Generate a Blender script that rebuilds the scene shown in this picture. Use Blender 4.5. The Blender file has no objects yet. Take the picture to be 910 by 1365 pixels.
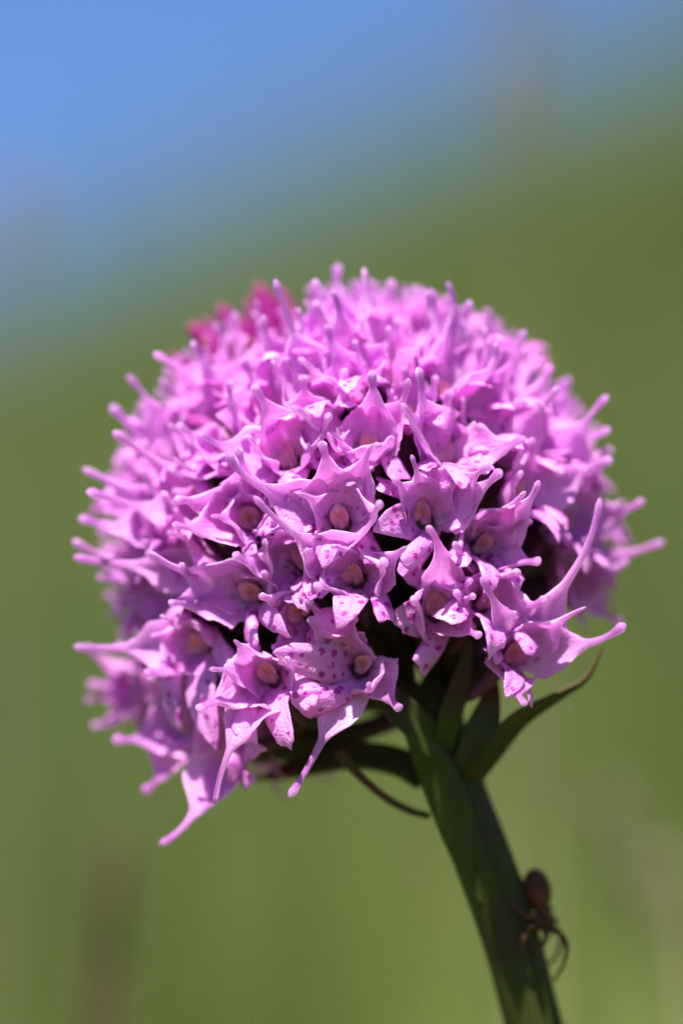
import bpy, math, random
import numpy as np
from mathutils import Matrix, Vector

# ------------------------------------------------------------------ camera, sky, sun, exposure
MM = 0.001
PITCH = math.radians(10.0)          # the photographer looks slightly uphill
HEIGHT = 0.25                       # height of the picture's centre above the turf, m
CAMD = 365.0                        # camera to the flower head's centre, mm
LENS, SENSOR = 100.0, 22.3
KPIX = SENSOR / LENS / 1365.0       # mm per photo pixel and mm of distance
FRAME = Matrix.Translation((0, 0, HEIGHT)) @ Matrix.Rotation(PITCH, 4, 'X')   # flower frame: x right, y away, z up (mm)

scn = bpy.context.scene
col = scn.collection
cam_d = bpy.data.cameras.new('camera')
cam = bpy.data.objects.new('camera', cam_d); col.objects.link(cam)
cam_d.sensor_fit = 'VERTICAL'; cam_d.sensor_height = SENSOR; cam_d.sensor_width = SENSOR
cam_d.lens = LENS
cam_d.clip_start = 0.02; cam_d.clip_end = 6000
cam.matrix_world = FRAME @ Matrix.Translation((0, -CAMD * MM, 0)) @ Matrix.Rotation(math.radians(90), 4, 'X')
cam_d.dof.use_dof = True
cam_d.dof.focus_distance = (CAMD - 18.8) * MM
cam_d.dof.aperture_fstop = 5.0
scn.camera = cam

SUN_FRAME = Vector((-0.17, -0.30, 0.935)).normalized()          # towards the sun, in the flower frame
SUN = (FRAME.to_3x3() @ SUN_FRAME).normalized()
world = bpy.data.worlds.new('World'); scn.world = world; world.use_nodes = True
wn = world.node_tree.nodes; wl = world.node_tree.links
sky = wn.new('ShaderNodeTexSky'); sky.sky_type = 'NISHITA'; sky.sun_disc = False
sky.sun_elevation = math.asin(SUN.z); sky.sun_rotation = math.atan2(SUN.x, SUN.y)
sky.altitude = 1900; sky.air_density = 1.0; sky.dust_density = 0.1; sky.ozone_density = 2.5
tint = wn.new('ShaderNodeMix'); tint.data_type = 'RGBA'; tint.blend_type = 'MULTIPLY'
tint.inputs[0].default_value = 1.0
tint.inputs[7].default_value = (0.64, 0.80, 1.05, 1)
wl.new(sky.outputs[0], tint.inputs[6]); wl.new(tint.outputs[2], wn['Background'].inputs[0])
wn['Background'].inputs[1].default_value = 0.0525

sun_d = bpy.data.lights.new('sun', 'SUN'); sun_d.energy = 5.0; sun_d.angle = math.radians(0.53)
sun_d.color = (1.0, 0.95, 0.87)
sun_o = bpy.data.objects.new('sun', sun_d); col.objects.link(sun_o)
sun_o.rotation_euler = SUN.to_track_quat('Z', 'Y').to_euler()
sun_o.location = (0, 0, 5)

scn.view_settings.view_transform = 'Standard'; scn.view_settings.look = 'None'
scn.view_settings.gamma = 1.0; scn.view_settings.use_curve_mapping = False
scn.view_settings.exposure = 1.6
scn.render.engine = 'CYCLES'
cy = scn.cycles
cy.max_bounces = 12; cy.diffuse_bounces = 7; cy.glossy_bounces = 3; cy.transmission_bounces = 8
cy.caustics_reflective = False; cy.caustics_refractive = False
cy.use_denoising = True

# ------------------------------------------------------------------ helpers
R = np.random.default_rng(7)
def V(*a): return np.array(a, dtype=float)
def nz(v):
    n = np.linalg.norm(v); return v / n if n > 1e-12 else v
def P(px, py, y=0.0):
    """a photo pixel at depth y (mm behind the head's centre) as a point of the flower frame, in mm"""
    k = KPIX * (CAMD + y)
    return V((px - 455.0) * k, y, (682.5 - py) * k)
def to_world(p):
    return FRAME @ Vector((p[0] * MM, p[1] * MM, p[2] * MM))

def mesh_obj(name, verts, faces, mat, parent=None, loc=None, uv=None, smooth=True, tag=None, scale=MM):
    """verts in mm (loc too) unless scale says otherwise; faces: list or (n,4) array; uv: one pair per vertex"""
    me = bpy.data.meshes.new(name)
    verts = np.asarray(verts, float) * scale
    me.from_pydata(verts.tolist(), [], faces if isinstance(faces, list) else faces.tolist())
    if uv is not None:
        lay = me.uv_layers.new(name='UVMap')
        li = np.empty(len(me.loops), dtype=np.int32); me.loops.foreach_get('vertex_index', li)
        lay.data.foreach_set('uv', np.asarray(uv, np.float32)[li].ravel())
    if smooth: me.shade_smooth()
    me.materials.append(mat)
    o = bpy.data.objects.new(name, me); col.objects.link(o)
    if parent is not None: o.parent = parent
    if loc is not None: o.location = [c * scale for c in loc]
    if tag: 
        for k, v in tag.items(): o[k] = v
    return o

def smooth_interp(t, xs, ys):
    """monotone-looking cubic through control points"""
    xs = np.array(xs, float); ys = np.array(ys, float)
    h = np.diff(xs); d = np.diff(ys) / h
    m = np.zeros_like(ys); m[0] = d[0]; m[-1] = d[-1]
    for i in range(1, len(xs) - 1):
        m[i] = 0 if d[i - 1] * d[i] <= 0 else 2 * d[i - 1] * d[i] / (d[i - 1] + d[i])
    i = np.clip(np.searchsorted(xs, t) - 1, 0, len(xs) - 2)
    s = (t - xs[i]) / h[i]
    return ((1 + 2 * s) * (1 - s) ** 2 * ys[i] + s * (1 - s) ** 2 * h[i] * m[i]
            + s * s * (3 - 2 * s) * ys[i + 1] + s * s * (s - 1) * h[i] * m[i + 1])

def bezier(p0, p1, p2, p3, t):
    t = t[:, None]
    return (1-t)**3*p0 + 3*(1-t)**2*t*p1 + 3*(1-t)*t*t*p2 + t**3*p3

def catmull(pts, n):
    pts = [np.asarray(p, float) for p in pts]
    pts = [2*pts[0]-pts[1]] + pts + [2*pts[-1]-pts[-2]]
    out = []
    m = len(pts) - 3
    for k in np.linspace(0, m, n):
        i = min(int(k), m - 1); s = k - i
        a, b, c, d = pts[i:i+4]
        out.append(0.5*((2*b) + (-a+c)*s + (2*a-5*b+4*c-d)*s*s + (-a+3*b-3*c+d)*s**3))
    return np.array(out)

def transport(c, n0):
    """tangents and rotation-minimising normals along a polyline"""
    T = np.gradient(c, axis=0); T /= np.linalg.norm(T, axis=1)[:, None] + 1e-12
    N = np.zeros_like(T)
    n = n0 - n0.dot(T[0]) * T[0]
    if np.linalg.norm(n) < 1e-4: n = np.cross(T[0], V(0.3, 0.8, 0.5))
    N[0] = nz(n)
    for i in range(1, len(c)):
        n = N[i-1] - N[i-1].dot(T[i]) * T[i]
        N[i] = nz(n)
    return T, N

def grid_faces(nt, nr, closed=True):
    i = np.arange(nt - 1)[:, None]; j = np.arange(nr if closed else nr - 1)[None, :]
    a = i * nr + j; b = i * nr + (j + 1) % nr
    return np.stack([a, b, b + nr, a + nr], -1).reshape(-1, 4)

def tube_geo(c, rad, n0=None, nr=12, flat=1.0, ridges=0, ridge_amp=0.0, twist=0.0):
    """closed tube along polyline c with radii rad; returns verts, faces, uv"""
    T, N = transport(c, V(0, 0, 1) if n0 is None else n0)
    B = np.cross(T, N)
    nt = len(c); ang = np.linspace(0, 2*math.pi, nr, endpoint=False)[None, :] + twist*np.linspace(0, 1, nt)[:, None]
    r = np.asarray(rad)[:, None] * (1 + ridge_amp * np.cos(ridges * (ang - twist*np.linspace(0, 1, nt)[:, None])))
    v = c[:, None] + N[:, None] * (r * np.cos(ang) * flat)[..., None] + B[:, None] * (r * np.sin(ang))[..., None]
    f = grid_faces(nt, nr).tolist()
    f.append(list(range(nr - 1, -1, -1))); f.append(list(range((nt-1)*nr, nt*nr)))
    uv = np.stack([np.broadcast_to(np.arange(nr)/nr, (nt, nr)), np.broadcast_to(np.linspace(0, 1, nt)[:, None], (nt, nr))], -1)
    return v.reshape(-1, 3), f, uv.reshape(-1, 2)

def ellipsoid_geo(c, ax, r, nt=10, nr=12, flat=1.0):
    """ellipsoid stretched along ax (unit) with half length r[0], radius r[1]"""
    s = np.sin(np.linspace(-math.pi/2*0.985, math.pi/2*0.985, nt)); 
    line = c[None] + ax[None] * (s * r[0])[:, None]
    return tube_geo(line, r[1]*np.sqrt(np.maximum(1 - s*s, 1e-4)), nr=nr, flat=flat)

def join_geo(parts):
    vs, fs, us, k = [], [], [], 0
    for v, f, u in parts:
        vs.append(v); us.append(u); fs += [[i + k for i in q] for q in (f if isinstance(f, list) else f.tolist())]; k += len(v)
    return np.concatenate(vs), fs, np.concatenate(us)

# ------------------------------------------------------------------ materials
class NT:
    def __init__(s, name):
        s.m = bpy.data.materials.new(name); s.m.use_nodes = True
        s.t = s.m.node_tree; s.t.nodes.clear()
    def n(s, typ, **kw):
        x = s.t.nodes.new('ShaderNode' + typ)
        for k, v in kw.items(): setattr(x, k, v)
        return x
    def put(s, sock, val):
        if hasattr(val, 'is_linked'): s.t.links.new(val, sock)
        else: sock.default_value = val
    def math(s, op, a, b=0.0, c=None, clamp=False):
        x = s.n('Math', operation=op, use_clamp=clamp); s.put(x.inputs[0], a); s.put(x.inputs[1], b)
        if c is not None: s.put(x.inputs[2], c)
        return x.outputs[0]
    def mix(s, f, a, b, blend='MIX'):
        x = s.n('Mix', data_type='RGBA', blend_type=blend)
        s.put(x.inputs[0], f); s.put(x.inputs[6], a); s.put(x.inputs[7], b); return x.outputs[2]
    def noise(s, vec, scale, detail=3.0, rough=0.5):
        x = s.n('TexNoise'); s.put(x.inputs['Vector'], vec); x.inputs['Scale'].default_value = scale
        x.inputs['Detail'].default_value = detail; x.inputs['Roughness'].default_value = rough; return x.outputs[0]
    def ramp(s, f, stops, interp='LINEAR'):
        x = s.n('ValToRGB'); s.put(x.inputs[0], f); e = x.color_ramp; e.interpolation = interp
        while len(e.elements) < len(stops): e.elements.new(0.5)
        for el, (p, c) in zip(e.elements, stops): el.position = p; el.color = (*c, 1) if len(c) == 3 else c
        return x.outputs[0]
    def maprange(s, v, a, b, c=0.0, d=1.0):
        x = s.n('MapRange'); s.put(x.inputs[0], v)
        for i, q in enumerate((a, b, c, d)): x.inputs[i+1].default_value = q
        return x.outputs[0]
    def combine(s, x, y, z=0.0):
        q = s.n('CombineXYZ'); s.put(q.inputs[0], x); s.put(q.inputs[1], y); s.put(q.inputs[2], z); return q.outputs[0]
    def bump(s, h, strength, dist):
        x = s.n('Bump'); x.inputs['Strength'].default_value = strength; x.inputs['Distance'].default_value = dist
        s.put(x.inputs['Height'], h); return x.outputs[0]
    def out(s, sh):
        o = s.n('OutputMaterial'); s.t.links.new(sh, o.inputs[0]); return s.m
    def leafy(s, color, tcolor, trans, rough=0.45, spec=0.35, normal=None):
        p = s.n('BsdfPrincipled'); s.put(p.inputs['Base Color'], color); s.put(p.inputs['Roughness'], rough)
        p.inputs['Specular IOR Level'].default_value = spec
        t = s.n('BsdfTranslucent'); s.put(t.inputs[0], tcolor)
        if normal is not None: s.t.links.new(normal, p.inputs['Normal']); s.t.links.new(normal, t.inputs['Normal'])
        m = s.n('MixShader'); m.inputs[0].default_value = trans
        s.t.links.new(p.outputs[0], m.inputs[1]); s.t.links.new(t.outputs[0], m.inputs[2])
        return s.out(m.outputs[0])

def tepal_material(name, stops, spots, trans=0.60, tpale=0.6, spec=0.5):
    q = NT(name)
    uv = q.n('UVMap').outputs[0]; sp = q.n('SeparateXYZ'); q.put(sp.inputs[0], uv)
    u, v = sp.outputs[0], sp.outputs[1]
    obj = q.n('TexCoord').outputs['Object']; rnd = q.n('ObjectInfo').outputs['Random']
    base = q.ramp(v, stops)
    # fine lengthwise veins
    shift = q.math('MULTIPLY', rnd, 37.0)
    veins = q.noise(q.combine(q.math('MULTIPLY', u, 20.0), q.math('MULTIPLY', v, 1.6), shift), 1.0, 2.0)
    c = q.mix(q.maprange(veins, 0.45, 0.66, 0.0, 0.5), base, (0.74, 0.23, 0.78, 1) if tpale > 0 else (0.2, 0.003, 0.12, 1))
    # soft blotches
    bl = q.noise(obj, 420.0, 3.0, 0.55)
    c = q.mix(q.maprange(bl, 0.46, 0.72, 0.0, 0.45 if tpale > 0 else 0.0), c, (0.93, 0.64, 0.94, 1))
    rimm = q.math('POWER', q.math('ABSOLUTE', q.math('SUBTRACT', q.math('MULTIPLY', u, 2.0), 1.0)), 9.0)
    c = q.mix(q.math('MULTIPLY', rimm, 0.55 if tpale > 0 else 0.0), c, (0.95, 0.76, 0.95, 1))
    hs = q.n('HueSaturation'); q.put(hs.inputs['Color'], c)
    q.put(hs.inputs['Hue'], q.maprange(rnd, 0.0, 1.0, 0.488, 0.512))
    q.put(hs.inputs['Value'], q.maprange(q.math('FRACT', q.math('MULTIPLY', rnd, 17.3)), 0, 1, 0.90, 1.06))
    color = hs.outputs[0]
    tcol = q.mix(tpale, color, (1.0, 0.64, 0.98, 1), 'MIX')
    if spots > 0:
        vo = q.n('TexVoronoi', voronoi_dimensions='2D'); vo.inputs['Scale'].default_value = 1.0; vo.inputs['Randomness'].default_value = 1.0; vs = q.n('SeparateXYZ'); q.put(vs.inputs[0], vo.outputs['Color'])
        wob = q.noise(obj, 1500.0, 2.0)
        q.put(vo.inputs['Vector'], q.combine(q.math('ADD', q.math('MULTIPLY', u, 12.5 if spots >= 1 else 5.0), shift), q.math('MULTIPLY', v, 12.5 if spots >= 1 else 9.0)))
        dist = q.math('ADD', vo.outputs['Distance'], q.math('ADD', q.math('MULTIPLY', q.math('SUBTRACT', wob, 0.5), 0.34), q.math('MULTIPLY', q.math('SUBTRACT', vs.outputs[0], 0.35), 0.26)))
        m = q.maprange(dist, 0.15, 0.26, 0.92, 0.0)
        lim = q.maprange(v, 0.0, 0.9, 1.0, 0.8) if spots >= 1 else q.maprange(v, 0.22, 0.42, spots, 0.0)
        m = q.math('MULTIPLY', m, lim)
        color = q.mix(m, color, (0.50, 0.010, 0.40, 1)); tcol = q.mix(m, tcol, (0.58, 0.015, 0.46, 1))
    cells = q.noise(obj, 6000.0, 1.5, 0.6)
    h = q.math('ADD', q.math('MULTIPLY', cells, 0.6), q.math('MULTIPLY', veins, 0.8))
    nrm = q.bump(h, 1.0, 0.00022)
    rough = q.maprange(cells, 0.35, 0.65, 0.22, 0.55)
    return q.leafy(color, tcol, trans, rough, spec, nrm)

SEP = [(0.0, (0.96, 0.72, 0.93)), (0.22, (0.96, 0.55, 0.94)), (0.5, (0.94, 0.42, 0.92)), (0.72, (0.84, 0.27, 0.84)), (0.9, (0.62, 0.14, 0.67)), (1.0, (0.84, 0.45, 0.85))]
LIP = [(0.0, (0.91, 0.42, 0.85)), (0.3, (0.92, 0.40, 0.88)), (0.7, (0.93, 0.43, 0.90)), (1.0, (0.94, 0.50, 0.92))]
M = {}
M['sepal'] = tepal_material('sepal_lilac', SEP, 0.0)
M['petal'] = tepal_material('petal_lilac', SEP, 0.75)
M['lip'] = tepal_material('lip_spotted', LIP, 1.0)
M['bud'] = tepal_material('bud_magenta', [(0.0, (0.22, 0.02, 0.17)), (0.6, (0.28, 0.006, 0.21)), (0.92, (0.26, 0.006, 0.17)), (0.985, (0.27, 0.06, 0.08)), (1.0, (0.28, 0.15, 0.07))], 0.0, 0.3, 0.0, 0.12)

def flesh(name, c0, c1, trans=0.35, spec=0.5, rough=0.4):
    q = NT(name); obj = q.n('TexCoord').outputs['Object']
    f = q.noise(obj, 900.0, 3.0); c = q.mix(q.maprange(f, 0.35, 0.65), c0, c1)
    return q.leafy(c, c, trans, rough, spec, q.bump(q.noise(obj, 6000.0, 2.0), 0.3, 0.00005))
M['column'] = flesh('column_pink', (0.92, 0.50, 0.62, 1), (0.88, 0.38, 0.62, 1))
M['anther'] = flesh('anther_orange', (0.86, 0.36, 0.20, 1), (0.76, 0.26, 0.24, 1), 0.25)

def plant_material(name, c0, c1, purple, pamt, trans=0.15, rough=0.45):
    q = NT(name); obj = q.n('TexCoord').outputs['Object']
    uv = q.n('UVMap').outputs[0]; sp = q.n('SeparateXYZ'); q.put(sp.inputs[0], uv)
    streak = q.noise(q.combine(q.math('MULTIPLY', sp.outputs[0], 26.0), q.math('MULTIPLY', sp.outputs[1], 3.0)), 1.0, 3.0)
    c = q.mix(q.maprange(streak, 0.35, 0.65), c0, c1)
    b = q.noise(obj, 130.0, 3.0)
    c = q.mix(q.math('MULTIPLY', q.maprange(b, 0.45, 0.62), pamt), c, purple)
    return q.leafy(c, c, trans, 0.6, 0.15, q.bump(streak, 0.35, 0.0002))
M['stem'] = plant_material('stem_green', (0.028, 0.033, 0.006, 1), (0.052, 0.057, 0.011, 1), (0.050, 0.020, 0.020, 1), 0.8, 0.05)
M['leaf'] = plant_material('sheath_green', (0.036, 0.050, 0.010, 1), (0.058, 0.076, 0.016, 1), (0.05, 0.018, 0.026, 1), 0.85, 0.15)
M['bract'] = plant_material('bract_green', (0.034, 0.042, 0.010, 1), (0.056, 0.056, 0.017, 1), (0.11, 0.03, 0.02, 1), 0.9, 0.15)
M['ovary'] = plant_material('ovary_purple', (0.04, 0.045, 0.012, 1), (0.07, 0.035, 0.04, 1), (0.14, 0.04, 0.10, 1), 0.8, 0.15)
M['spider'] = flesh('spider_brown', (0.12, 0.042, 0.020, 1), (0.060, 0.020, 0.011, 1), 0.0, 0.12, 0.6)

# ------------------------------------------------------------------ the setting: alpine slope behind the flower
def terrain(x, y):
    x = np.asarray(x, float); y = np.asarray(y, float)
    g = np.where(y < 0.4, 0.10 * (y - 0.4), 0.259 * (y - 0.4))
    crest = 14.0
    over = np.maximum(y - crest, 0)
    g = np.where(y > crest, 0.259 * (crest - 0.4) - 12 * (1 - np.exp(-over / 40.0)) + 0.25 * over * np.exp(-over / 2.0), g)
    g = np.where(y < -6, -0.64 - 3 * (1 - np.exp((y + 6) / 30.0)), g)
    side = 0.39 * 9 * np.tanh(x / 9.0) * np.clip((y - 0.0) / 0.8, 0, 1)
    fade = np.exp(-np.maximum(np.hypot(x, y) - 40, 0) / 60.0)
    bumps = 0.03 * np.sin(1.7 * x + 0.6 * y) + 0.025 * np.sin(0.9 * y - 1.3 * x + 1.0)
    return g + side * fade + bumps * np.clip(y / 3.0, 0, 1) * fade
q = NT('turf'); obj = q.n('TexCoord').outputs['Object']
c = q.mix(q.maprange(q.noise(obj, 1.3, 5.0), 0.35, 0.65), (0.055, 0.085, 0.016, 1), (0.075, 0.095, 0.022, 1))
c = q.mix(q.maprange(q.noise(obj, 40.0, 3.0), 0.5, 0.7), c, (0.10, 0.085, 0.04, 1))
pb = q.n('BsdfPrincipled'); q.put(pb.inputs[0], c); pb.inputs['Roughness'].default_value = 0.9
M['turf'] = q.out(pb.outputs[0])
ax = np.concatenate([-np.geomspace(3000, 3, 28), np.linspace(-2.8, 2.8, 57), np.geomspace(3, 3000, 28)])
ay = np.concatenate([-np.geomspace(3000, 2, 24), np.linspace(-1.8, 18, 100), np.geomspace(18.5, 4000, 34)])
gx, gy = np.meshgrid(ax, ay)
tv = np.stack([gx, gy, terrain(gx, gy)], -1).reshape(-1, 3)
mesh_obj('meadow_ground', tv, grid_faces(len(ay), len(ax), False), M['turf'], scale=1.0, tag={'kind': 'structure'})

q = NT('grass_blades'); obj = q.n('TexCoord').outputs['Object']
uv = q.n('UVMap').outputs[0]; sp = q.n('SeparateXYZ'); q.put(sp.inputs[0], uv)
c = q.mix(q.maprange(q.noise(obj, 1.5, 2.0), 0.40, 0.60), (0.072, 0.130, 0.024, 1), (0.158, 0.195, 0.043, 1))
c = q.mix(q.math('MULTIPLY', q.math('GREATER_THAN', sp.outputs[0], 0.86), 0.75), c, (0.24, 0.17, 0.08, 1))
c = q.mix(q.maprange(sp.outputs[0], 0.0, 0.5, 0.35, 0.0), c, (0.09, 0.15, 0.03, 1))
M['grass'] = q.leafy(c, c, 0.35, 0.5, 0.3)

def blades(xs, ys, h, w, lean, seed, seg=3):
    r = np.random.default_rng(seed); n = len(xs)
    zs = terrain(xs, ys) - 0.01
    ang = r.uniform(0, 2*math.pi, n); la = r.uniform(0, 2*math.pi, n)
    ln = lean * r.uniform(0.3, 1.0, n)
    side = np.stack([np.cos(ang), np.sin(ang), 0*ang], -1)
    bend = np.stack([np.cos(la), np.sin(la), 0*la], -1)
    vs = np.zeros((n, 2*seg+1, 3)); uu = np.zeros((n, 2*seg+1, 2)); rv = r.uniform(0, 1, n)
    for k in range(seg + 1):
        s = k / seg
        c = np.stack([xs, ys, zs], -1) + bend * (ln * h * s**2)[:, None] + V(0, 0, 1) * (h * (s - 0.25*ln*s*s))[:, None]
        ww = (w * (1 - s**1.6) * 0.5)[:, None]
        if k < seg:
            vs[:, 2*k] = c - side*ww; vs[:, 2*k+1] = c + side*ww
        else: vs[:, 2*k] = c
        uu[:, 2*k:2*k+2, 1] = s
    uu[:, :, 0] = rv[:, None]
    off = np.arange(n)[:, None] * (2*seg+1); F = []
    for k in range(seg - 1):
        F.append(np.stack([off[:, 0]+2*k, off[:, 0]+2*k+1, off[:, 0]+2*k+3, off[:, 0]+2*k+2], -1))
    quads = np.concatenate(F); k = seg - 1
    tris = np.stack([off[:, 0]+2*k, off[:, 0]+2*k+1, off[:, 0]+2*k+2], -1)
    return vs.reshape(-1, 3), quads.tolist() + tris.tolist(), uu.reshape(-1, 2)
r = np.random.default_rng(3)
n = 105000
yy = 1.3 * (15.5 / 1.3) ** r.uniform(0, 1, n)
xx = yy * np.tan(np.where(r.uniform(0, 1, n) < 0.5, r.uniform(-0.2, 0.2, n), r.uniform(-0.62, 0.62, n))) + r.normal(0, 0.1, n)
hh = r.uniform(0.10, 0.30, n) * np.clip(0.5 + yy / 6, 0.5, 1.0)
hh = np.where((yy > 10) & (r.uniform(0, 1, n) < 0.25), r.uniform(0.35, 0.75, n), hh)
g1 = blades(xx, yy, hh, r.uniform(0.004, 0.009, n) * np.clip(yy / 4, 0.6, 1.6), 0.55, 4)
n2 = 9000                                             # shorter turf round the flower's foot
xx = r.uniform(-1.2, 1.2, n2); yy = r.uniform(-0.9, 1.35, n2)
keep = (yy < -0.42) | (yy > -0.30) | (np.abs(xx) > 0.08)
xx, yy = xx[keep], yy[keep]
g2 = blades(xx, yy, r.uniform(0.04, 0.085, len(xx)), r.uniform(0.002, 0.0045, len(xx)), 0.6, 5)
n3 = 620                                              # taller blades between the flower and the slope
yy = r.uniform(0.45, 1.9, n3); xx = (yy + 0.36) * np.tan(r.uniform(-0.16, 0.16, n3))
g3 = blades(xx, yy, r.uniform(0.14, 0.30, n3), r.uniform(0.003, 0.007, n3), 0.35, 6, 5)
gv, gf, gu = join_geo([g1, g2, g3])
mesh_obj('meadow_grass', gv, gf, M['grass'], uv=gu, scale=1.0, smooth=False,
         tag={'kind': 'stuff', 'label': 'out of focus green meadow grass covering the slope behind the orchid', 'category': 'grass'})

# ------------------------------------------------------------------ the orchid
C = P(484, 728, 0.0)                     # centre of the head
AX = nz(P(345, 430, 5.0) - C)            # stem axis towards the buds at the top
RC = 17.2                                # where the columns sit
stem_px = [(1010, 2600, -2), (905, 2160, -4), (800, 1700, -6), (711, 1365, -7.5), (680, 1250, -8), (645, 1150, -8.5), (610, 1060, -8.5), (588, 985, -8), (570, 930, -6.5)]
stem_pts = [P(*p) for p in stem_px] + [C + AX * h for h in (-7, 0, 8, 14.5)]
# lengthen the stem down to the turf
base_w = to_world(stem_pts[0]); 
d = nz(stem_pts[0] - stem_pts[1]); k = 0.0
while True:
    pw = to_world(stem_pts[0] + d * k)
    if pw.z <= float(terrain(pw.x, pw.y)) - 0.004 or k > 400: break
    k += 2.0
stem_pts = [stem_pts[0] + d * k] + stem_pts
BASE = stem_pts[0].copy()
orchid = bpy.data.objects.new('globe_orchid', None); col.objects.link(orchid)
orchid.empty_display_size = 0.01
orchid.matrix_world = Matrix.Translation(to_world(BASE)) @ Matrix.Rotation(PITCH, 4, 'X')
orchid['label'] = 'lilac pink orchid with a round head of spotted long tipped florets on dark green stem'
orchid['category'] = 'orchid'

sc_ = catmull(stem_pts, 90)
ts = np.linspace(0, 1, 90)
# radii by height along the stem
zz = sc_[:, 2]
rad = np.interp(zz, [-110, P(711, 1365)[2], P(645, 1150)[2], P(600, 1040)[2], P(575, 950)[2], C[2]-5, C[2]+12], [2.7, 2.15, 2.25, 2.25, 2.1, 1.5, 0.7])
g = tube_geo(sc_, rad, nr=22, ridges=9, ridge_amp=0.05, twist=0.5)
mesh_obj('stem', g[0] - BASE, g[1], M['stem'], orchid, uv=g[2])

NT_, NR_ = 46, 20
def ring_u(nr):
    h = nr // 2
    a = np.linspace(0, math.pi, h, endpoint=False)
    return np.concatenate([-np.cos(a), np.cos(a)]), np.concatenate([np.sin(a), -np.sin(a)])
RU, RS = ring_u(NR_)

def tepal(base, d0, tip, n0, W, rng, blade=0.6, cup=0.35, tail=0.22, club=0.36, d1=None, wave=0.12, twist=0.0, thick=0.075, bend=0.45):
    """an ovate, hollowed blade that narrows into a thin tail with a club-shaped end, as one closed mesh"""
    L = np.linalg.norm(tip - base)
    d0 = nz(d0); d1 = nz(tip - base) if d1 is None else nz(d1)
    t = np.concatenate([np.linspace(0, 0.93, NT_ - 8), 0.93 + 0.07 * np.sin(np.linspace(0.2, 1, 8) * math.pi/2)])
    c = bezier(base, base + d0*L*bend, tip - d1*L*0.33, tip, t)
    T, N = transport(c, n0); B = np.cross(T, N)
    tw = twist * t
    N, B = N*np.cos(tw)[:, None] + B*np.sin(tw)[:, None], B*np.cos(tw)[:, None] - N*np.sin(tw)[:, None]
    b = blade
    hw = smooth_interp(t, [0, 0.08, 0.45*b, 0.68*b, 0.90*b, b*1.1, 0.80, 0.90, 0.955, 1.0],
                       [0.20*W, 0.30*W, 0.5*W, 0.43*W, 0.20*W, tail*1.4, tail, tail*0.4+club*0.6, club, 0.0])
    end = np.sqrt(np.clip((1.0 - t) / 0.045, 0, 1)); hw = np.where(t > 0.955, club*end, hw)
    hw = np.maximum(hw, 0.01)
    flat = np.clip((t - 0.75*b) / (0.5*b), 0, 1); flat = flat*flat*(3-2*flat)
    th = thick*(1-flat) + hw*0.85*flat; th = np.minimum(th, hw)
    ph = rng.uniform(0, 6.28, 4); fr = rng.uniform(1.3, 2.6, 2)
    u = RU[None, :]; bl = (1 - flat)[:, None]
    wv = (np.where(u > 0, np.sin(t[:, None]*9*fr[0] + ph[0]), np.sin(t[:, None]*9*fr[1] + ph[1]))) * np.abs(u)**2.5 * wave * W * 0.5
    crk = rng.normal(0, 1, (5, 4))
    cr = sum(0.075*W/4*np.sin((6+4*k)*t[:, None]*(1+0.2*crk[k, 0]) + 3.2*crk[k, 1]*u + 5*crk[k, 2])*crk[k, 3]/(1+0.4*k) for k in range(5))*np.minimum(t*5, 1)[:, None]
    edge = 1 + bl * 0.05 * np.sign(u) * np.sin(t[:, None]*23 + ph[2]) * np.abs(u)**3 + bl*0.03*np.sin(t[:, None]*47 + ph[3] + 2*u)*np.abs(u)**3 + bl*0.015*np.sin(t[:, None]*83 + ph[1])*np.abs(u)**5
    asym = 1 + 0.14*np.sin(ph[3]) * u * bl
    x = hw[:, None] * u * edge * asym
    up = bl * (cr + cup * hw[:, None] * (u*u) + wv + 0.05*W*np.exp(-(u/0.12)**2)*-0.6)
    s = RS[None, :]; s = np.sign(s)*np.abs(s)**(0.45 + 0.55*flat[:, None])
    z = up + th[:, None]*s
    v = c[:, None] + B[:, None]*x[..., None] + N[:, None]*z[..., None]
    f = grid_faces(NT_, NR_).tolist(); f.append(list(range(NR_-1, -1, -1))); f.append(list(range((NT_-1)*NR_, NT_*NR_)))
    uv = np.stack([np.broadcast_to((RU+1)/2, (NT_, NR_)), np.broadcast_to(t[:, None], (NT_, NR_))], -1)
    return v.reshape(-1, 3), f, uv.reshape(-1, 2)

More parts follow.
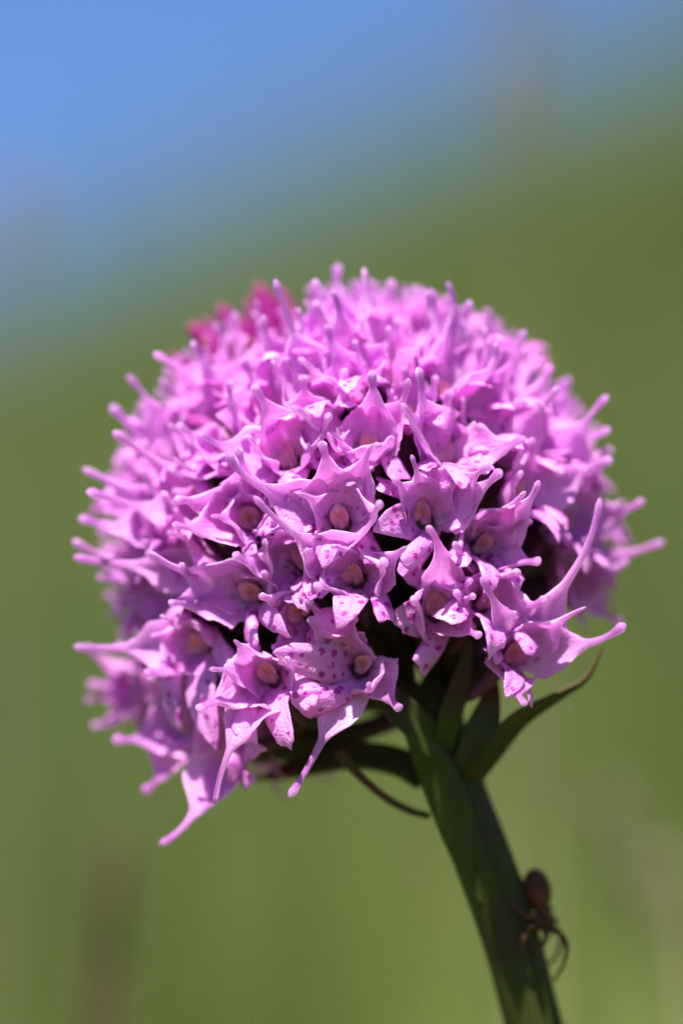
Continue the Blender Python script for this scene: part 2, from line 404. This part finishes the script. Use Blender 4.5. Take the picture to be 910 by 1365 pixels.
def lip_geo(base, d0, tip, n0, W, rng, d1=None, thick=0.075, droop=0.0, side_len=0.78, spread=1.0):
    """three-lobed wedge-shaped lip with crimped edges"""
    nt, nr = 28, 64
    h0 = nr//2; w0 = np.linspace(-1, 1, h0 + 1); w0 = 0.55*w0 + 0.45*np.sin(w0*math.pi/2)
    ru = np.concatenate([w0[:-1], -w0[:-1]]); rs = np.sqrt(np.maximum(1 - ru*ru, 0)); rs[h0:] *= -1
    L = np.linalg.norm(tip - base); d0 = nz(d0); d1 = nz(tip - base) if d1 is None else nz(d1)
    tt = np.linspace(0, 1.15, 60)
    c = bezier(base, base + d0*L*0.45, tip - d1*L*0.35, tip, np.minimum(tt, 1.0)); c[tt > 1] += d1 * ((tt[tt > 1]-1)*L)[:, None]
    T, N = transport(c, n0); B = np.cross(T, N)
    t = np.linspace(0, 1, nt)[:, None]; u = ru[None, :]
    au = np.abs(u)
    lob = 1.0 - 0.28*(au/0.33)**2.2
    sidel = side_len * (1 - 0.55*((au - 0.70)/0.33)**2)
    lu = np.where(au < 0.36, lob, sidel)
    notch = 0.30*np.exp(-((au-0.37)/0.075)**2)
    ph = rng.uniform(0, 6.28, 6)
    lu = lu - notch + 0.035*np.sin(u*17 + ph[0]) + 0.025*np.sin(u*31 + ph[1]) + 0.10*np.exp(-(u/0.10)**2)
    lu = np.clip(lu * (1 + 0.10*np.sin(ph[2])*u), 0.2, 1.14)
    tau = t * lu
    hw = W*0.5*(0.22 + 0.78*np.clip(t, 0, 1)**0.8)*np.where(True, 1.0, 1.0)
    ft = tau/1.15*59; i = np.clip(ft.astype(int), 0, 58); s = (ft - i)[..., None]
    cc = c[i]*(1-s)+c[i+1]*s; BB = B[i]*(1-s)+B[i+1]*s; NN = N[i]*(1-s)+N[i+1]*s
    x = hw*u*spread
    curl = -droop*au**2*W*0.4*t + 0.045*W*np.sin(u*5 + ph[3])*t**2*0.8 + 0.014*W*np.sin(u*11 + t*5 + ph[4])*t**2 + 0.006*W*np.sin(u*25 + t*9 + ph[5])*t + 0.22*W*(1-t)*au**2
    rim = np.sqrt(np.clip((1 - t)/0.10, 0, 1))*0.85 + 0.15
    z = curl + thick*np.sign(rs)[None, :]*np.abs(rs)[None, :]**0.4*rim
    v = cc + BB*x[..., None] + NN*z[..., None]
    f = grid_faces(nt, nr).tolist()
    h = nr//2                                     # close the outer end with a strip between the two sides
    o = (nt-1)*nr
    f += [[o+k, o+k+1, o+(nr-k-1) % nr, o+(nr-k) % nr] for k in range(1, h-1)] + [[o, o+1, o+nr-1], [o+h-1, o+h, o+h+1]]
    f.append(list(range(nr-1, -1, -1)))
    uv = np.stack([np.broadcast_to(x/12.0 + 0.5, (nt, nr)), np.broadcast_to(tau*L/12.0, (nt, nr))], -1)
    return v.reshape(-1, 3), f, uv.reshape(-1, 2)

def rach(theta):
    """where on the axis a floret at polar angle theta (degrees) is attached"""
    return C + AX * float(np.interp(theta, [0, 20, 60, 100, 125], [13, 11, 2, -9, -14]))

def add_floret(center, n, up, rng, spec=None, sil=None, size=1.0):
    """center: foot of the column. spec: list of ('s'|'p'|'l', tip) fixed tips (frame mm)"""
    n = nz(n); up = nz(up - up.dot(n)*n); right = np.cross(up, n)
    base = center - n*2.0
    theta = math.degrees(math.acos(max(-1, min(1, nz(base - C).dot(AX)))))
    root = rach(theta + rng.uniform(-4, 4))
    L = np.linalg.norm(base - root)
    c = bezier(root, root + (nz(nz(base-root) - AX*0.15))*L*0.45, base - n*L*0.45, base + n*0.5, np.linspace(0, 1, 18))
    rad = smooth_interp(np.linspace(0, 1, 18), [0, 0.2, 0.6, 0.9, 1.0], [0.75, 0.8, 1.05, 0.95, 0.8])
    g1 = tube_geo(c, rad, nr=12, ridges=6, ridge_amp=0.07, twist=2.2)
    s0 = base - up*0.6
    cs = bezier(s0, s0 - up*1.6 - n*0.3, s0 - up*2.6 - n*2.0, s0 - up*3.0 - n*3.6, np.linspace(0, 1, 9))
    g2 = tube_geo(cs, np.interp(np.linspace(0, 1, 9), [0, 0.7, 1], [0.6, 0.45, 0.15]), nr=8)
    g = join_geo([g1, g2])
    fl = mesh_obj('floret', g[0] - base, g[1], M['ovary'], orchid, loc=base - BASE, uv=g[2])
    # column with its anther
    cd = nz(n + up*rng.uniform(0.45, 1.05) + right*rng.normal(0, 0.2)); ck = rng.uniform(0.8, 1.1)
    cb = center - n*2.2 + up*0.25
    tc = np.linspace(0, 1, 12)
    cc = bezier(cb, cb + n*1.0, cb + cd*1.5, cb + cd*2.25 + up*0.1, tc)
    Tc, Nc = transport(cc, -up); Bc = np.cross(Tc, Nc)
    hwc = smooth_interp(tc, [0, 0.3, 0.65, 0.9, 1], [0.50, 0.64, 0.86, 0.62, 0.06])[:, None]*ck; u_ = RU[None, :]
    zc = hwc*0.95*u_*u_ + np.minimum(0.22, hwc*0.8)*np.sign(RS)[None, :]*np.abs(RS)[None, :]**0.6
    vc = cc[:, None] + Bc[:, None]*(hwc*u_*0.92)[..., None] + Nc[:, None]*zc[..., None]
    fc = grid_faces(12, NR_).tolist(); fc.append(list(range(NR_-1, -1, -1))); fc.append(list(range(11*NR_, 12*NR_)))
    gs = ellipsoid_geo(cb + n*0.2 - up*0.2, n, (0.9, 0.45), nt=8, nr=12)
    g = join_geo([(vc.reshape(-1, 3), fc, np.zeros((len(vc.reshape(-1, 3)), 2))), gs])
    mesh_obj('column', g[0] - base, g[1], M['column'], fl, uv=g[2])
    ac = cb + cd*1.5 - up*0.38 + n*0.05
    parts = [ellipsoid_geo(ac + right*0.19*s, nz(cd + right*0.12*s), (0.50, 0.17), nt=7, nr=8) for s in (-1, 1)]
    g = join_geo(parts); mesh_obj('anther', g[0] - base, g[1], M['anther'], fl, uv=g[2])

    todo = {'s': [90, 196, 344], 'p': [148, 32], 'l': [270]}
    items = []
    for kind, tip in (spec or []):
        d = tip - base; rd = d - d.dot(n)*n
        az = math.degrees(math.atan2(rd.dot(up), rd.dot(right)))
        if todo[kind]:
            j = min(range(len(todo[kind])), key=lambda q: abs((todo[kind][q] - az + 180) % 360 - 180)); todo[kind].pop(j)
        items.append((kind, tip, True))
    opening = rng.uniform(0.55, 1.15)*size
    for kind, azs in todo.items():
        for az in azs:
            a = math.radians(az + rng.normal(0, 9))
            rd = right*math.cos(a) + up*math.sin(a)
            if kind == 's': h_, b_ = rng.uniform(4.8, 7.2), rng.uniform(3.0, 5.2)*opening
            elif kind == 'p': h_, b_ = rng.uniform(4.4, 6.4), rng.uniform(1.8, 3.6)*opening
            else: h_, b_ = rng.uniform(4.0, 5.6), rng.uniform(3.6, 4.8)
            tip = base + n*h_*size + rd*b_ + AX*(rng.uniform(0.2, 2.2) if kind != 'l' else 0)
            items.append((kind, tip, False))
    for kind, tip, fixed in items:
        if sil is not None and kind in 'sp' and not fixed: tip = sil(tip)
        d = tip - base; rd = d - d.dot(n)*n
        rdn = nz(rd) if np.linalg.norm(rd) > 0.3 else up
        L = np.linalg.norm(d)
        b0 = base + n*0.2 + rdn*0.75
        if kind == 's':
            g = tepal(b0, n*rng.uniform(0.75, 1.0) + rdn*rng.uniform(0.45, 0.75), tip, -rdn, rng.uniform(3.9, 5.1)*size, rng,
                      blade=min(0.70, rng.uniform(0.62, 0.72)*min(1.0, 9.0/L)), cup=rng.uniform(0.35, 0.6), tail=rng.uniform(0.21, 0.28), club=rng.uniform(0.27, 0.42),
                      d1=nz(d) + AX*rng.uniform(-0.1, 0.5) + rng.normal(0, 0.25, 3), wave=rng.uniform(0.05, 0.16), twist=rng.normal(0, 0.35))
            mesh_obj('sepal', g[0] - base, g[1], M['sepal'], fl, uv=g[2])
        elif kind == 'p':
            g = tepal(b0, n*1.0 + rdn*rng.uniform(0.25, 0.5), tip, -rdn, rng.uniform(3.4, 4.4)*size, rng,
                      blade=rng.uniform(0.62, 0.70), cup=rng.uniform(0.25, 0.5), tail=rng.uniform(0.16, 0.24), club=rng.uniform(0.13, 0.33),
                      d1=nz(d) + rng.normal(0, 0.3, 3), wave=rng.uniform(0.08, 0.2), twist=rng.normal(0, 0.4))
            mesh_obj('petal', g[0] - base, g[1], M['petal'], fl, uv=g[2])
        else:
            g = lip_geo(b0, n*1.0 + rdn*0.15, tip, -rdn, rng.uniform(5.4, 7.0)*size*(1.4 if fixed else 1.0), rng, d1=rdn*1.0 + n*rng.uniform(-0.25, 0.3), droop=rng.uniform(-0.1, 0.35))
            mesh_obj('lip', g[0] - base, g[1], M['lip'], fl, uv=g[2])
    return fl

def on_head(px, py, rr=RC, back=False):
    y = 0.0
    for _ in range(6):
        p = P(px, py, y); q2 = rr*rr - (p[0]-C[0])**2 - (p[2]-C[2])**2
        y = C[1] + (math.sqrt(q2) if back else -math.sqrt(q2)) if q2 > 0 else C[1]
    return P(px, py, y)

# florets read off the photograph: column pixel, direction of the top sepal in the picture (degrees), tips (pixel, mm towards the viewer from the column)
HERO = [
 ((453, 694), 100, [('s', 428, 588, 3.0), ('p', 497, 592, 3.5), ('s', 303, 602, 2.0), ('l', 432, 748, 2.2)]),
 ((475, 772), 100, [('s', 338, 661, 3.0), ('p', 541, 729, 3.5), ('l', 455, 832, 3.0)]),
 ((571, 688), 80, [('s', 652, 620, 3.0), ('s', 668, 626, 2.0), ('l', 505, 700, 3.0), ('p', 548, 606, 2.5)]),
 ((585, 816), 95, [('s', 640, 848, 3.5), ('p', 632, 794, 4.0), ('p', 568, 702, 5.0), ('s', 626, 770, 2.5), ('l', 528, 826, 2.0)]),
 ((478, 892), 30, [('s', 385, 1063, 2.0), ('s', 534, 946, 2.0), ('p', 492, 910, 4.5), ('l', 372, 872, 2.0)]),
 ((356, 905), 110, [('s', 287, 1072, 2.0), ('s', 262, 946, 3.0), ('l', 385, 992, 2.8), ('p', 312, 853, 4.0)]),
 ((688, 878), 60, [('s', 700, 940, 5.0), ('s', 833, 831, 2.5), ('p', 781, 809, 4.0), ('p', 641, 769, 5.0), ('s', 799, 663, 2.0)]),
 ((645, 729), 70, [('s', 718, 640, 3.5), ('p', 700, 655, 4.0), ('s', 604, 724, 4.5)]),
 ((381, 606), 105, [('p', 331, 582, 3.5), ('s', 336, 513, 3.0), ('l', 396, 655, 3.0), ('p', 410, 592, 3.0)]),
 ((486, 592), 90, [('s', 495, 494, 2.5), ('s', 544, 504, 2.5), ('l', 468, 640, 3.0), ('p', 438, 574, 3.0), ('p', 500, 594, 4.0)]),
 ((596, 606), 85, [('s', 557, 489, 4.0), ('p', 648, 632, 3.5), ('s', 700, 582, 1.5)]),
 ((470, 513), 95, [('s', 518, 434, 2.5), ('s', 398, 478, 3.5), ('p', 472, 452, 2.5)]),
 ((304, 598), 120, [('s', 235, 566, 2.5), ('s', 226, 622, 3.0), ('p', 310, 565, 2.0)]),
 ((332, 690), 150, [('s', 232, 668, 2.5), ('s', 229, 698, 3.0), ('p', 318, 640, 3.0)]),
 ((335, 793), 150, [('s', 226, 804, 2.5), ('s', 198, 735, 3.0), ('p', 352, 762, 3.5)]),
 ((425, 540), 95, [('s', 403, 500, 4.0), ('s', 366, 372, 0.5)]),
 ((762, 776), 40, [('s', 885, 722, 0.5), ('s', 835, 745, 2.0), ('p', 790, 700, 1.5)]),
 ((262, 858), 160, [('s', 98, 862, -1.0), ('s', 192, 896, 2.5), ('l', 285, 985, 2.5)]),
 ((752, 704), 55, [('s', 858, 666, 0.5), ('p', 776, 640, 2.5), ('s', 806, 596, 0.5)]),
 ((650, 806), 80, [('p', 628, 773, 4.0), ('l', 655, 868, 4.0), ('s', 692, 762, 3.0)]),
 ((190, 922), 180, [('s', 118, 912, -0.5), ('s', 122, 968, 0.5)]),
 ((246, 962), 185, [('s', 190, 1055, 0.0), ('p', 204, 1003, 1.0), ('s', 150, 985, 1.0)]),
 ((312, 1000), 200, [('s', 212, 1125, 2.0), ('p', 262, 1088, 3.0)]),
]
FORWARD = {(688, 878): -14.5, (478, 892): -16.0, (356, 905): -15.5, (312, 1000): -10.0, (262, 858): -11.5, (246, 962): -6.0, (650, 806): -15.0}
pts = []
for (cp, ang, tips) in HERO:
    c0 = on_head(*cp)
    if cp in FORWARD: c0 = P(cp[0], cp[1], FORWARD[cp])
    n = nz(nz(c0 - C) + V(0, -0.40, 0.22 + 0.35*max(0, (cp[1]-760)/140)) + AX*(0.25 if cp[1] < 630 else 0))
    a = math.radians(ang); upv = V(math.cos(a), 0.25, math.sin(a))
    spec = []
    for kind, tx, ty, fw in tips: spec.append((kind, P(tx, ty, c0[1] - fw)))
    add_floret(c0, n, upv, np.random.default_rng(int(cp[0]*7 + cp[1])), spec)
    pts.append(nz(c0 - C))

# tips that stand out along the outline
SIL = [(97,720),(105,690),(98,742),(110,625),(115,655),(148,540),(150,575),(170,500),(205,470),
       (451,352),(485,357),(420,372),(595,375),(625,400),(705,465),(735,487),(810,527),(812,570),(816,612),(868,795),(640,455),(575,385),(520,372),(660,455),(745,515)]
free = [list(s) for s in SIL]
def sil(tip):
    k = KPIX * (CAMD + tip[1]); px, py = tip[0]/k + 455, 682.5 - tip[2]/k
    rel = V(tip[0]-C[0], 0, tip[2]-C[2])
    if np.linalg.norm(rel) < 15.5 or not free: return tip
    j = min(range(len(free)), key=lambda i: (free[i][0]-px)**2 + (free[i][1]-py)**2)
    if math.hypot(free[j][0]-px, free[j][1]-py) < 75:
        s = free.pop(j); return P(s[0], s[1], tip[1])
    # nothing may stick out beyond the outline of the head
    m = np.linalg.norm(rel)
    if m > 21.0: tip = tip - nz(rel)*(m - 21.0)
    return tip

cand = R.normal(size=(9000, 3)); cand /= np.linalg.norm(cand, axis=1)[:, None]
cos = cand @ AX; th = np.degrees(np.arccos(np.clip(cos, -1, 1)))
lim = 112 + 20*np.clip(-cand[:, 0]*1.6, 0, 1) + 3*np.clip(cand[:, 0], 0, 1)
ok = (th > 24) & (th < lim)
pp = C + cand*RC
kk = KPIX*(CAMD + pp[:, 1]); px = pp[:, 0]/kk + 455; py = 682.5 - pp[:, 2]/kk
front = cand[:, 1] < 0.1
ok &= ~(front & (px > 500) & (px < 655) & (py > 835))
ok &= ~(front & (px > 400) & (py > 925))
ok &= ~((px > 640) & (py > 860))
cand = cand[ok]
sel = list(pts)
D = np.full(len(cand), 9.0)
for s in sel: D = np.minimum(D, np.linalg.norm(cand - s, axis=1))
first = len(sel); D *= 0.88
while True:
    j = int(np.argmax(D*np.where(cand[:, 1] > 0.35, 0.62, 1.0)))
    if D[j]*RC*(0.62 if cand[j][1] > 0.35 else 1.0) < 3.55: break
    sel.append(cand[j].copy()); D = np.minimum(D, np.linalg.norm(cand - cand[j], axis=1))
print('florets', len(sel))
order = sorted(sel[first:], key=lambda s: s[1])
for i, s in enumerate(order):
    rng = np.random.default_rng(1000 + i)
    n = nz(s + rng.normal(0, 0.10, 3) + AX*(0.32 if s.dot(AX) > -0.1 else 0.12))
    add_floret(C + s*(RC + rng.uniform(-0.8, 0.5)), n, AX + rng.normal(0, 0.25, 3), rng, None, sil, rng.uniform(0.80, 1.0))

# unopened buds at the top of the head
def add_bud(tip, size):
    n = nz(tip - C); root = C + AX*11.0
    t = np.linspace(0, 1, 20); L = np.linalg.norm(tip - root)
    c = bezier(root, root + nz(n+AX*0.3)*L*0.35, tip - nz(n+AX*0.25)*L*0.4, tip, t)
    rd = smooth_interp(t, [0, 0.25, 0.5, 0.68, 0.84, 0.92, 0.97, 1.0], np.array([0.7, 0.8, 1.35, 1.5, 1.05, 0.72, 0.55, 0.08])*size)
    g = tube_geo(c, rd, nr=14, ridges=3, ridge_amp=0.08, twist=0.5)
    mesh_obj('bud', g[0] - BASE, g[1], M['bud'], orchid, uv=g[2], tag={'label': 'unopened magenta bud'})
for i, (bx, by, bd, sz) in enumerate([(250, 428, 1, 0.85), (290, 404, 2, 0.95), (341, 376, 3, 0.95), (268, 452, -1, 0.8), (312, 424, -1, 1.0), (380, 402, 1, 0.9),
                                      (345, 422, -3, 1.0), (300, 452, -4, 0.9), (398, 420, -2, 0.85), (225, 468, 0, 0.75), (330, 398, 7, 0.9), (372, 384, 6, 0.8), (270, 424, 6, 0.9), (330, 448, -6, 0.85)]):
    add_bud(P(bx, by, bd), sz)

# bracts, sheath and leaves on the stem
def blade_leaf(name, pts3, widths, n0, mat, thick=0.2, cup=0.25, label=None):
    c = catmull(pts3, 30); t = np.linspace(0, 1, 30); W = smooth_interp(t, np.linspace(0, 1, len(widths)), widths)
    T, N = transport(c, n0); B = np.cross(T, N)
    hw = np.maximum(W*0.5, 0.02)[:, None]; u = RU[None, :]
    z = cup*hw*u*u + np.minimum(thick, hw*0.6)*np.sign(RS)[None, :]*np.abs(RS)[None, :]**0.5
    v = c[:, None] + B[:, None]*(hw*u)[..., None] + N[:, None]*z[..., None]
    f = grid_faces(30, NR_).tolist(); f.append(list(range(NR_-1, -1, -1))); f.append(list(range(29*NR_, 30*NR_)))
    uv = np.stack([np.broadcast_to((RU+1)/2, (30, NR_)), np.broadcast_to(t[:, None], (30, NR_))], -1)
    o = mesh_obj(name, v.reshape(-1, 3) - BASE, f, mat, orchid, uv=uv.reshape(-1, 2))
    if label: o['label'] = label
    return o
def Q(px, py, y): return P(px, py, y - 5.5)
OUT = V(0, -1, 0)
blade_leaf('bract', [Q(622, 1045, -4), Q(648, 1000, -5), Q(690, 955, -5.5), Q(745, 925, -6), Q(782, 902, -6), Q(803, 862, -6)],
           [2.2, 3.4, 2.6, 1.2, 0.55, 0.12], nz(V(0.5, -0.5, -0.7)), M['bract'], label='curved bract with a reddish pointed tip')
blade_leaf('bract', [Q(572, 1088, -4), Q(545, 1080, -4.6), Q(512, 1062, -5), Q(475, 1030, -5.4), Q(448, 1000, -5.6)],
           [0.5, 0.6, 0.62, 0.7, 0.9], OUT, M['bract'], thick=0.25, label='thin thread-like curved bract')
blade_leaf('bract', [Q(565, 1040, -2.5), Q(530, 1018, -2), Q(470, 1010, -1), Q(400, 1025, 0), Q(340, 1040, 1)],
           [2.2, 2.5, 2.4, 1.8, 0.2], nz(V(0, -0.8, 0.6)), M['bract'], thick=0.5)
blade_leaf('bract', [Q(585, 1010, -5), Q(560, 975, -6), Q(525, 940, -7), Q(500, 915, -8), Q(480, 890, -8)],
           [1.8, 2.6, 2.6, 1.8, 0.3], nz(V(0.4, -0.9, 0.2)), M['leaf'], thick=0.3)
blade_leaf('bract', [Q(620, 1030, -5), Q(640, 980, -6), Q(652, 940, -5.5), Q(660, 900, -5)],
           [2.4, 2.6, 1.8, 0.4], nz(V(-0.2, -1, 0)), M['bract'], thick=0.4)
blade_leaf('bract', [Q(590, 1000, -5), Q(600, 950, -6), Q(615, 900, -7), Q(628, 850, -8)],
           [1.6, 1.9, 1.5, 0.3], nz(V(0.2, -1, 0)), M['leaf'], thick=0.3)
blade_leaf('stem_leaf', [Q(640, 1205, -4.4), Q(632, 1170, -4.6), Q(610, 1110, -5.0), Q(588, 1050, -5.3), Q(565, 1000, -5.6), Q(535, 955, -6)],
           [0.9, 2.2, 3.2, 3.4, 2.6, 0.4], nz(V(-0.35, -1, 0)), M['leaf'], thick=0.25, cup=-0.30, label='pale green leaf clasping the stem, purple at its foot')

# ------------------------------------------------------------------ the spider on the stem
ang0 = P(714, 1186, 0)
def sp(px, py, y): return P(px, py, y - 6.0)
parts = []
ab = sp(715, 1187, -2.2); cx = sp(724, 1226, -2.6)
axd = nz(sp(711, 1164, -2.0) - sp(719, 1212, -2.4))
parts.append(ellipsoid_geo(ab, axd, (1.72, 1.12), nt=14, nr=16))
parts.append(ellipsoid_geo(cx, nz(sp(721, 1212, -2.3) - sp(728, 1242, -2.7)), (1.05, 0.78), nt=10, nr=12))
parts.append(ellipsoid_geo(sp(720, 1209, -2.4), axd, (0.6, 0.35), nt=8, nr=10))
LEGS = [[(729,1238,-3.0),(748,1246,-3.6),(756,1262,-3.6),(750,1288,-3.2),(737,1309,-2.4)],
        [(726,1240,-3.0),(727,1252,-3.9),(720,1265,-4.2),(711,1277,-3.8)],
        [(720,1232,-3.2),(705,1236,-4.6),(698,1252,-4.9),(694,1272,-4.6)],
        [(719,1226,-3.2),(702,1222,-4.6),(690,1212,-5.0),(680,1198,-4.7)],
        [(729,1234,-2.0),(744,1240,-0.8),(748,1256,0.2),(738,1280,0.0),(726,1288,-0.6)],
        [(730,1230,-2.2),(740,1224,-1.0),(738,1236,0.4),(722,1258,0.8)],
        [(728,1224,-2.0),(734,1212,-0.8),(724,1206,0.6),(706,1214,0.6)],
        [(726,1220,-2.1),(726,1200,-0.8),(714,1180,0.4),(696,1172,0.2)]]
for leg in LEGS:
    lp = np.array([sp(*p) for p in leg]); kk = np.linspace(0, len(leg)-1, 18)
    c = np.stack([np.interp(kk, np.arange(len(leg)), lp[:, a]) for a in range(3)], -1); c[1:-1] = c[1:-1]*0.6 + (c[:-2] + c[2:])*0.2
    parts.append(tube_geo(c, np.interp(np.linspace(0, 1, 18), [0, 0.4, 1], [0.22, 0.21, 0.12]), nr=8))
sv, sf, su = join_geo(parts)
org = sp(712, 1240, -2)
spider = mesh_obj('spider', sv - org, sf, M['spider'])
spider.matrix_world = Matrix.Translation(to_world(org)) @ Matrix.Rotation(PITCH, 4, 'X')
rm = spider.modifiers.new('skin', 'REMESH'); rm.mode = 'VOXEL'; rm.voxel_size = 0.00009; rm.use_smooth_shade = True
spider['label'] = 'small brown spider clinging head down to the orchid stem'; spider['category'] = 'spider'

# ------------------------------------------------------------------ meadow plants behind the orchid, far out of focus
def simple_mat(name, c0, c1, trans=0.2):
    q = NT(name); obj = q.n('TexCoord').outputs['Object']
    c = q.mix(q.maprange(q.noise(obj, 220.0, 3.0), 0.35, 0.65), c0, c1)
    return q.leafy(c, c, trans, 0.6, 0.2)
M['dry'] = simple_mat('dry_stalk', (0.10, 0.068, 0.034, 1), (0.135, 0.092, 0.046, 1))
M['straw'] = simple_mat('straw', (0.26, 0.19, 0.12, 1), (0.30, 0.23, 0.16, 1))
M['herb'] = simple_mat('herb_leaf', (0.05, 0.085, 0.016, 1), (0.075, 0.11, 0.022, 1), 0.3)

def foot_below(p):
    """from a frame point go down the world vertical to the turf; returns the frame point"""
    w = to_world(p); inv = FRAME.inverted()
    g = inv @ Vector((w.x, w.y, float(terrain(w.x, w.y)) - 0.006)); return np.array(g) / MM
def thing(name, foot, label, cat, group=None):
    o = bpy.data.objects.new(name, None); col.objects.link(o); o.empty_display_size = 0.02
    o.matrix_world = Matrix.Translation(to_world(foot)) @ Matrix.Rotation(PITCH, 4, 'X')
    o['label'] = label; o['category'] = cat
    if group: o['group'] = group
    return o
def stalk(name, top, low, label, cat, mat, head_len, head_w, culm_r, loose, seed, n_spike):
    """a grass culm through two frame points with a seed head of many spikelets and one leaf"""
    rng = np.random.default_rng(seed)
    foot = foot_below(low); o = thing(name, foot, label, cat)
    c = catmull([foot, foot*0.5 + low*0.5 + rng.normal(0, 1.5, 3), low, (low+top)/2 + rng.normal(0, 0.6, 3), top], 40)
    g = tube_geo(c, np.linspace(culm_r*1.4, culm_r*0.5, 40), nr=8); mesh_obj('culm', g[0]-foot, g[1], mat, o, uv=g[2])
    d = nz(c[-1] - c[-6]); parts = []
    for k in range(n_spike):
        f = rng.uniform(0, 1)
        w = head_w * (math.sin(math.pi*min(1, 0.12+f*0.88))**0.7) * (1 if loose else 0.8)
        a = rng.uniform(0, 6.28); side = nz(np.cross(d, V(math.cos(a), math.sin(a), 0.2)))
        p0 = top - d*head_len*f
        r_ = w*0.5*(rng.uniform(0.2, 1) if loose else 0.7)
        pc = p0 + side*r_ + d*r_*0.8
        parts.append(ellipsoid_geo(pc, nz(side*0.5 + d), (1.5 if loose else 1.3, 0.45), nt=5, nr=6))
        if loose: parts.append(tube_geo(np.array([p0 - d*0.5, p0 + side*r_*0.5 + d*r_*0.3, pc]), [0.12, 0.1, 0.1], nr=5))
    g = join_geo(parts); mesh_obj('seed_head', g[0]-foot, g[1], mat, o, uv=g[2])
    b = c[8]; tip = b + V(rng.uniform(-25, 25), 10, 40)
    cl = catmull([b, b*0.6+tip*0.4+V(0, 0, 10), tip], 12)
    g = tube_geo(cl, np.interp(np.linspace(0, 1, 12), [0, 0.3, 1], [0.4, 1.2, 0.1]), nr=8, flat=0.15); mesh_obj('leaf', g[0]-foot, g[1], mat, o, uv=g[2])
    return o
stalk('dry_grass_stalk', P(158, 1120, 95), P(152, 1365, 95), 'short dry brown seed spike standing alone in front of the green slope', 'grass stalk', M['dry'], 26, 3.3, 0.8, False, 1, 150)
stalk('dry_grass_stalk', P(812, 1060, 150), P(930, 1300, 150), 'leaning pale straw grass stalk behind the orchid stem and spider', 'grass stalk', M['straw'], 22, 4.5, 0.6, False, 2, 70)
stalk('tall_grass_stalk', P(690, -190, 190), P(690, 560, 190), 'tall straw grass panicle rising against the blue sky behind the flower head', 'grass stalk', M['straw'], 34, 14, 0.35, True, 3, 42)
stalk('tall_grass_stalk', P(14, 250, 230), P(-4, 800, 230), 'slender straw grass panicle at the edge of the slope where it meets sky', 'grass stalk', M['straw'], 16, 8, 0.35, True, 4, 22)

def shrub(centre, rx, rz, seed, label):
    rng = np.random.default_rng(seed); foot = foot_below(centre); o = thing('low_shrub', foot, label, 'shrub')
    parts = []; nl = 2600
    for k in range(7):
        e = centre + V(rng.uniform(-0.6, 0.6)*rx, rng.uniform(-0.5, 0.5)*rx, rng.uniform(-0.2, 0.7)*rz)
        c = catmull([foot + V(rng.uniform(-8, 8), rng.uniform(-8, 8), 0), foot*0.5+e*0.5+V(rng.normal(0, 15), 0, 12), e], 14)
        parts.append(tube_geo(c, np.linspace(6, 1.5, 14), nr=7))
    g = join_geo(parts); mesh_obj('trunk', g[0]-foot, g[1], M['dry'], o, uv=g[2])
    d = rng.normal(size=(nl, 3)); d /= np.linalg.norm(d, axis=1)[:, None]
    lump = 1 + 0.18*np.sin(d[:, 0]*5+1) + 0.15*np.sin(d[:, 2]*6+d[:, 1]*4)
    rr = rng.uniform(0.25, 1, nl)**0.6 * lump
    p = centre + d*rr[:, None]*V(rx, rx, rz)
    a = rng.normal(size=(nl, 3)) + d*0.8 + V(0, 0, 0.5); a /= np.linalg.norm(a, axis=1)[:, None]
    b = np.cross(a, rng.normal(size=(nl, 3))); b /= np.linalg.norm(b, axis=1)[:, None]
    L = rng.uniform(22, 40, nl)[:, None]; n_ = np.cross(a, b)
    v = np.stack([p, p + a*L*0.5 + b*L*0.22 + n_*L*0.06, p + a*L, p + a*L*0.5 - b*L*0.22 + n_*L*0.06], 1).reshape(-1, 3)
    f = (np.arange(nl)[:, None]*4 + np.array([[0, 1, 2, 3]]))
    mesh_obj('crown', v - foot, f, M['herb'], o, uv=np.zeros((len(v), 2)), smooth=False)
shrub(P(1085, 600, 2650), 175, 230, 11, 'low dark green leafy shrub standing on the grassy slope')
